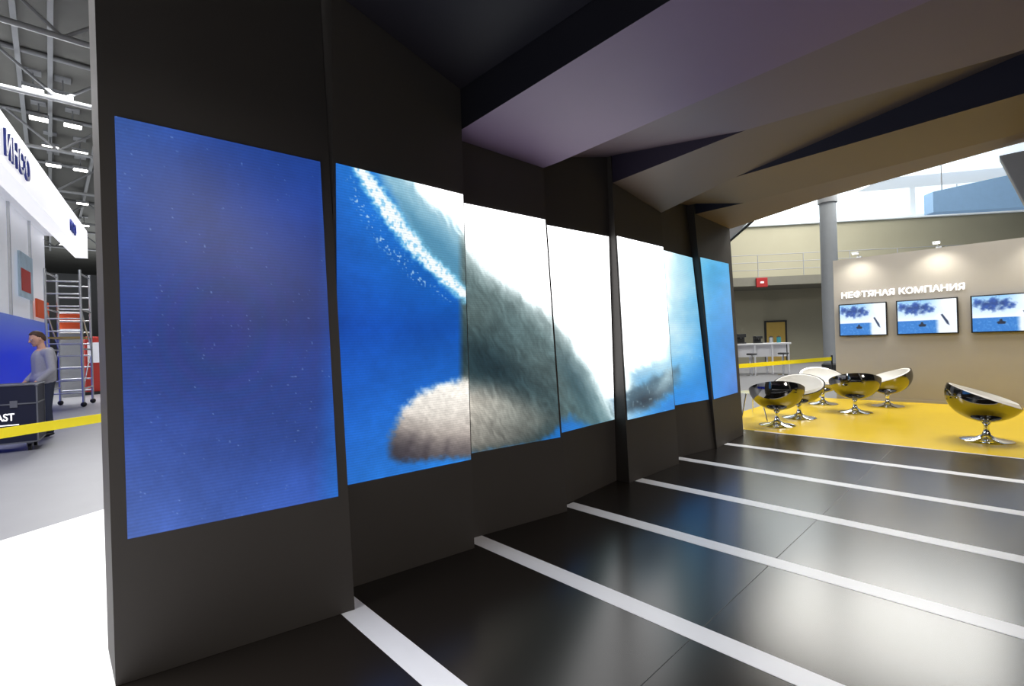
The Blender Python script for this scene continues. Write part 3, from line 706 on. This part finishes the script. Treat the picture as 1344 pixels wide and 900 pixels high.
# person
pr = thing('person', 'person in a light grey hooded top, brown hair, looking down behind the flight case', 'person', (-.1,12.0,HZ), math.radians(-70))
pr.scale = (1.05,1.05,1.05)
def P(*a): return Vector(a)
bd = MB()
head = P(0,-.06,1.655); RX = Matrix.Rotation(math.radians(20), 3, 'X')
def HP(*a): return head + RX @ Vector(a)
bd.ball(head, (.078,.097,.116), 20, 14, RX); bd.ball(HP(0,-.03,-.055), (.058,.068,.062), 14, 9, RX); bd.cap(P(0,.0,1.46), P(0,-.025,1.60), .058,.052)
bd.cap(HP(0,-.094,.012), HP(0,-.114,-.022), .010,.014)      # nose
bd.cap(HP(-.022,-.090,-.058), HP(.022,-.090,-.058), .009,.009) # lips
bd.ball(HP(0,-.078,-.095), (.026,.024,.02))
for s in (-1,1):
    bd.ball(HP(s*.079,.012,-.01), (.010,.020,.032)); bd.cap(HP(s*.018,-.09,.028), HP(s*.045,-.08,.026), .009,.009)
bd.cap(P(0,.02,1.0), P(0,.02,1.36), .125,.145); bd.cap(P(-.14,.02,1.40), P(.14,.02,1.40), .07,.07)
for s in (-1,1):
    sh, el, wr = P(s*.19,.02,1.42), P(s*.235,.03,1.13), P(s*.20,-.16,.93)
    bd.cap(sh, el, .052,.042); bd.cap(el, wr, .042,.028)
    d = (wr-el).normalized(); side = P(s,0,0); nrm = d.cross(side).normalized()
    bd.cap(wr, wr+d*.05, .027,.03)
    for q, ln_ in zip((-1.5,-.5,.5,1.5), (.062,.078,.084,.074)):
        b0 = wr+d*.055+side*(q*.019); k1 = b0+d*ln_*.55; k2 = k1+(d*.7+P(0,0,-.7))*ln_*.5
        bd.cap(wr+d*.02+side*(q*.012), b0, .014,.0105); bd.cap(b0, k1, .0105,.0095); bd.cap(k1, k2, .0095,.008)
    tb = wr+d*.02-side*.026; bd.cap(tb, tb-side*.028+d*.03, .013,.011); bd.cap(tb-side*.028+d*.03, tb-side*.032+d*.062, .011,.009)
for s in (-1,1):
    bd.cap(P(s*.09,.02,.95), P(s*.10,0,.50), .085,.058); bd.cap(P(s*.10,0,.50), P(s*.105,.03,.09), .056,.04); bd.cap(P(s*.105,.03,.05), P(s*.115,-.13,.035), .04,.03)
remesh('body', bd, .007, m_skin, pr, 3)
hd = MB(); hd.cap(P(0,.02,.95), P(0,.02,1.33), .155,.165); hd.cap(P(-.13,.02,1.40), P(.13,.02,1.40), .088,.088); hd.cap(P(-.06,.0,.98),P(.06,.0,.98),.15,.15)
hd.cap(P(-.06,.085,1.46), P(.06,.085,1.46), .05,.05); hd.cap(P(0,.1,1.42),P(0,.12,1.36),.07,.05)
for s in (-1,1):
    hd.cap(P(s*.19,.02,1.41), P(s*.238,.03,1.13), .07,.058); hd.cap(P(s*.238,.03,1.13), P(s*.204,-.13,.955), .058,.042)
remesh('hooded_top', hd, .012, m_hoodie, pr, 4)
tr = MB(); tr.cap(P(-.06,.02,.93),P(.06,.02,.93),.125,.125)
for s in (-1,1): tr.cap(P(s*.09,.02,.90), P(s*.10,0,.50), .10,.072); tr.cap(P(s*.10,0,.50), P(s*.105,.03,.10), .07,.06)
remesh('trousers', tr, .014, m_jean, pr, 3)
hr = MB(); vs0 = MB().ball((0,0,0), (.080,.101,.119), 36, 26); rr = random.Random(5)
hr.v = [tuple(HP(*(Vector(v)*(1+rr.uniform(-.012,.03))+P(0,.006,.006)))) for v in vs0.v]
def hairy(v): # hairline: high over the brow, lower at the temples and nape
    x, y, z = v
    return z > (.068 if y < -.05 else .068-(y+.05)*1.35) and z > -.075
hr.f = [f for f in vs0.f if all(hairy(vs0.v[i]) for i in f)]
ho = hr.build('hair', m_hair, pr, True); so = ho.modifiers.new('s','SOLIDIFY'); so.thickness = .016; so.offset = 0
for s in (-1,1):
    e = MB().ball(HP(s*.031,-.086,.010), .010, 10, 8).build('eye', m_white, pr, True)
    MB().ball(HP(s*.031,-.0945,.008), .0042, 8, 6).build('pupil', m_black, e, True)
    MB().ball(P(s*.115,-.05,.048), (.052,.14,.045)).build('shoe', m_black, pr, True)

# ---------------------------------------------------------------- light
w = bpy.data.worlds.new('world'); S.world = w; w.use_nodes = True
w.node_tree.nodes['Background'].inputs[0].default_value = (.85,.88,1,1); w.node_tree.nodes['Background'].inputs[1].default_value = .012
def area(loc, aim, size, e, col=(1,1,1)):
    l = bpy.data.lights.new('hall_fill_light','AREA'); l.energy = e; l.size = size; l.color = col
    o = bpy.data.objects.new('hall_fill_light', l); C.objects.link(o); o.location = loc
    o.rotation_euler = (Vector(aim)-Vector(loc)).to_track_quat('-Z','Y').to_euler()
area((-3,5,8.5), (-1.5,4.5,0), 5, 1500)
area((0,22,9), (0,20,0), 6, 2100)
area((-6,26,4), (0,28,10.5), 8, 650, (.95,.98,1))  # uplight added out of view to brighten the hall roof
area((5,50,4), (2,50,10.5), 10, 1200, (.95,.98,1))  # second added uplight, for the far end of the roof
area((10.2,.5,7), (10,1,0), 3.5, 480, (1,.97,.92))
area((22,4,9.5), (22,5,0), 7, 1900, (1,.97,.9))
area((1.6,-8.5,6), (1.6,2.6,.3), 2.2, 360, (1,.92,.84))  # unseen fill added behind the camera to lift the lower wall
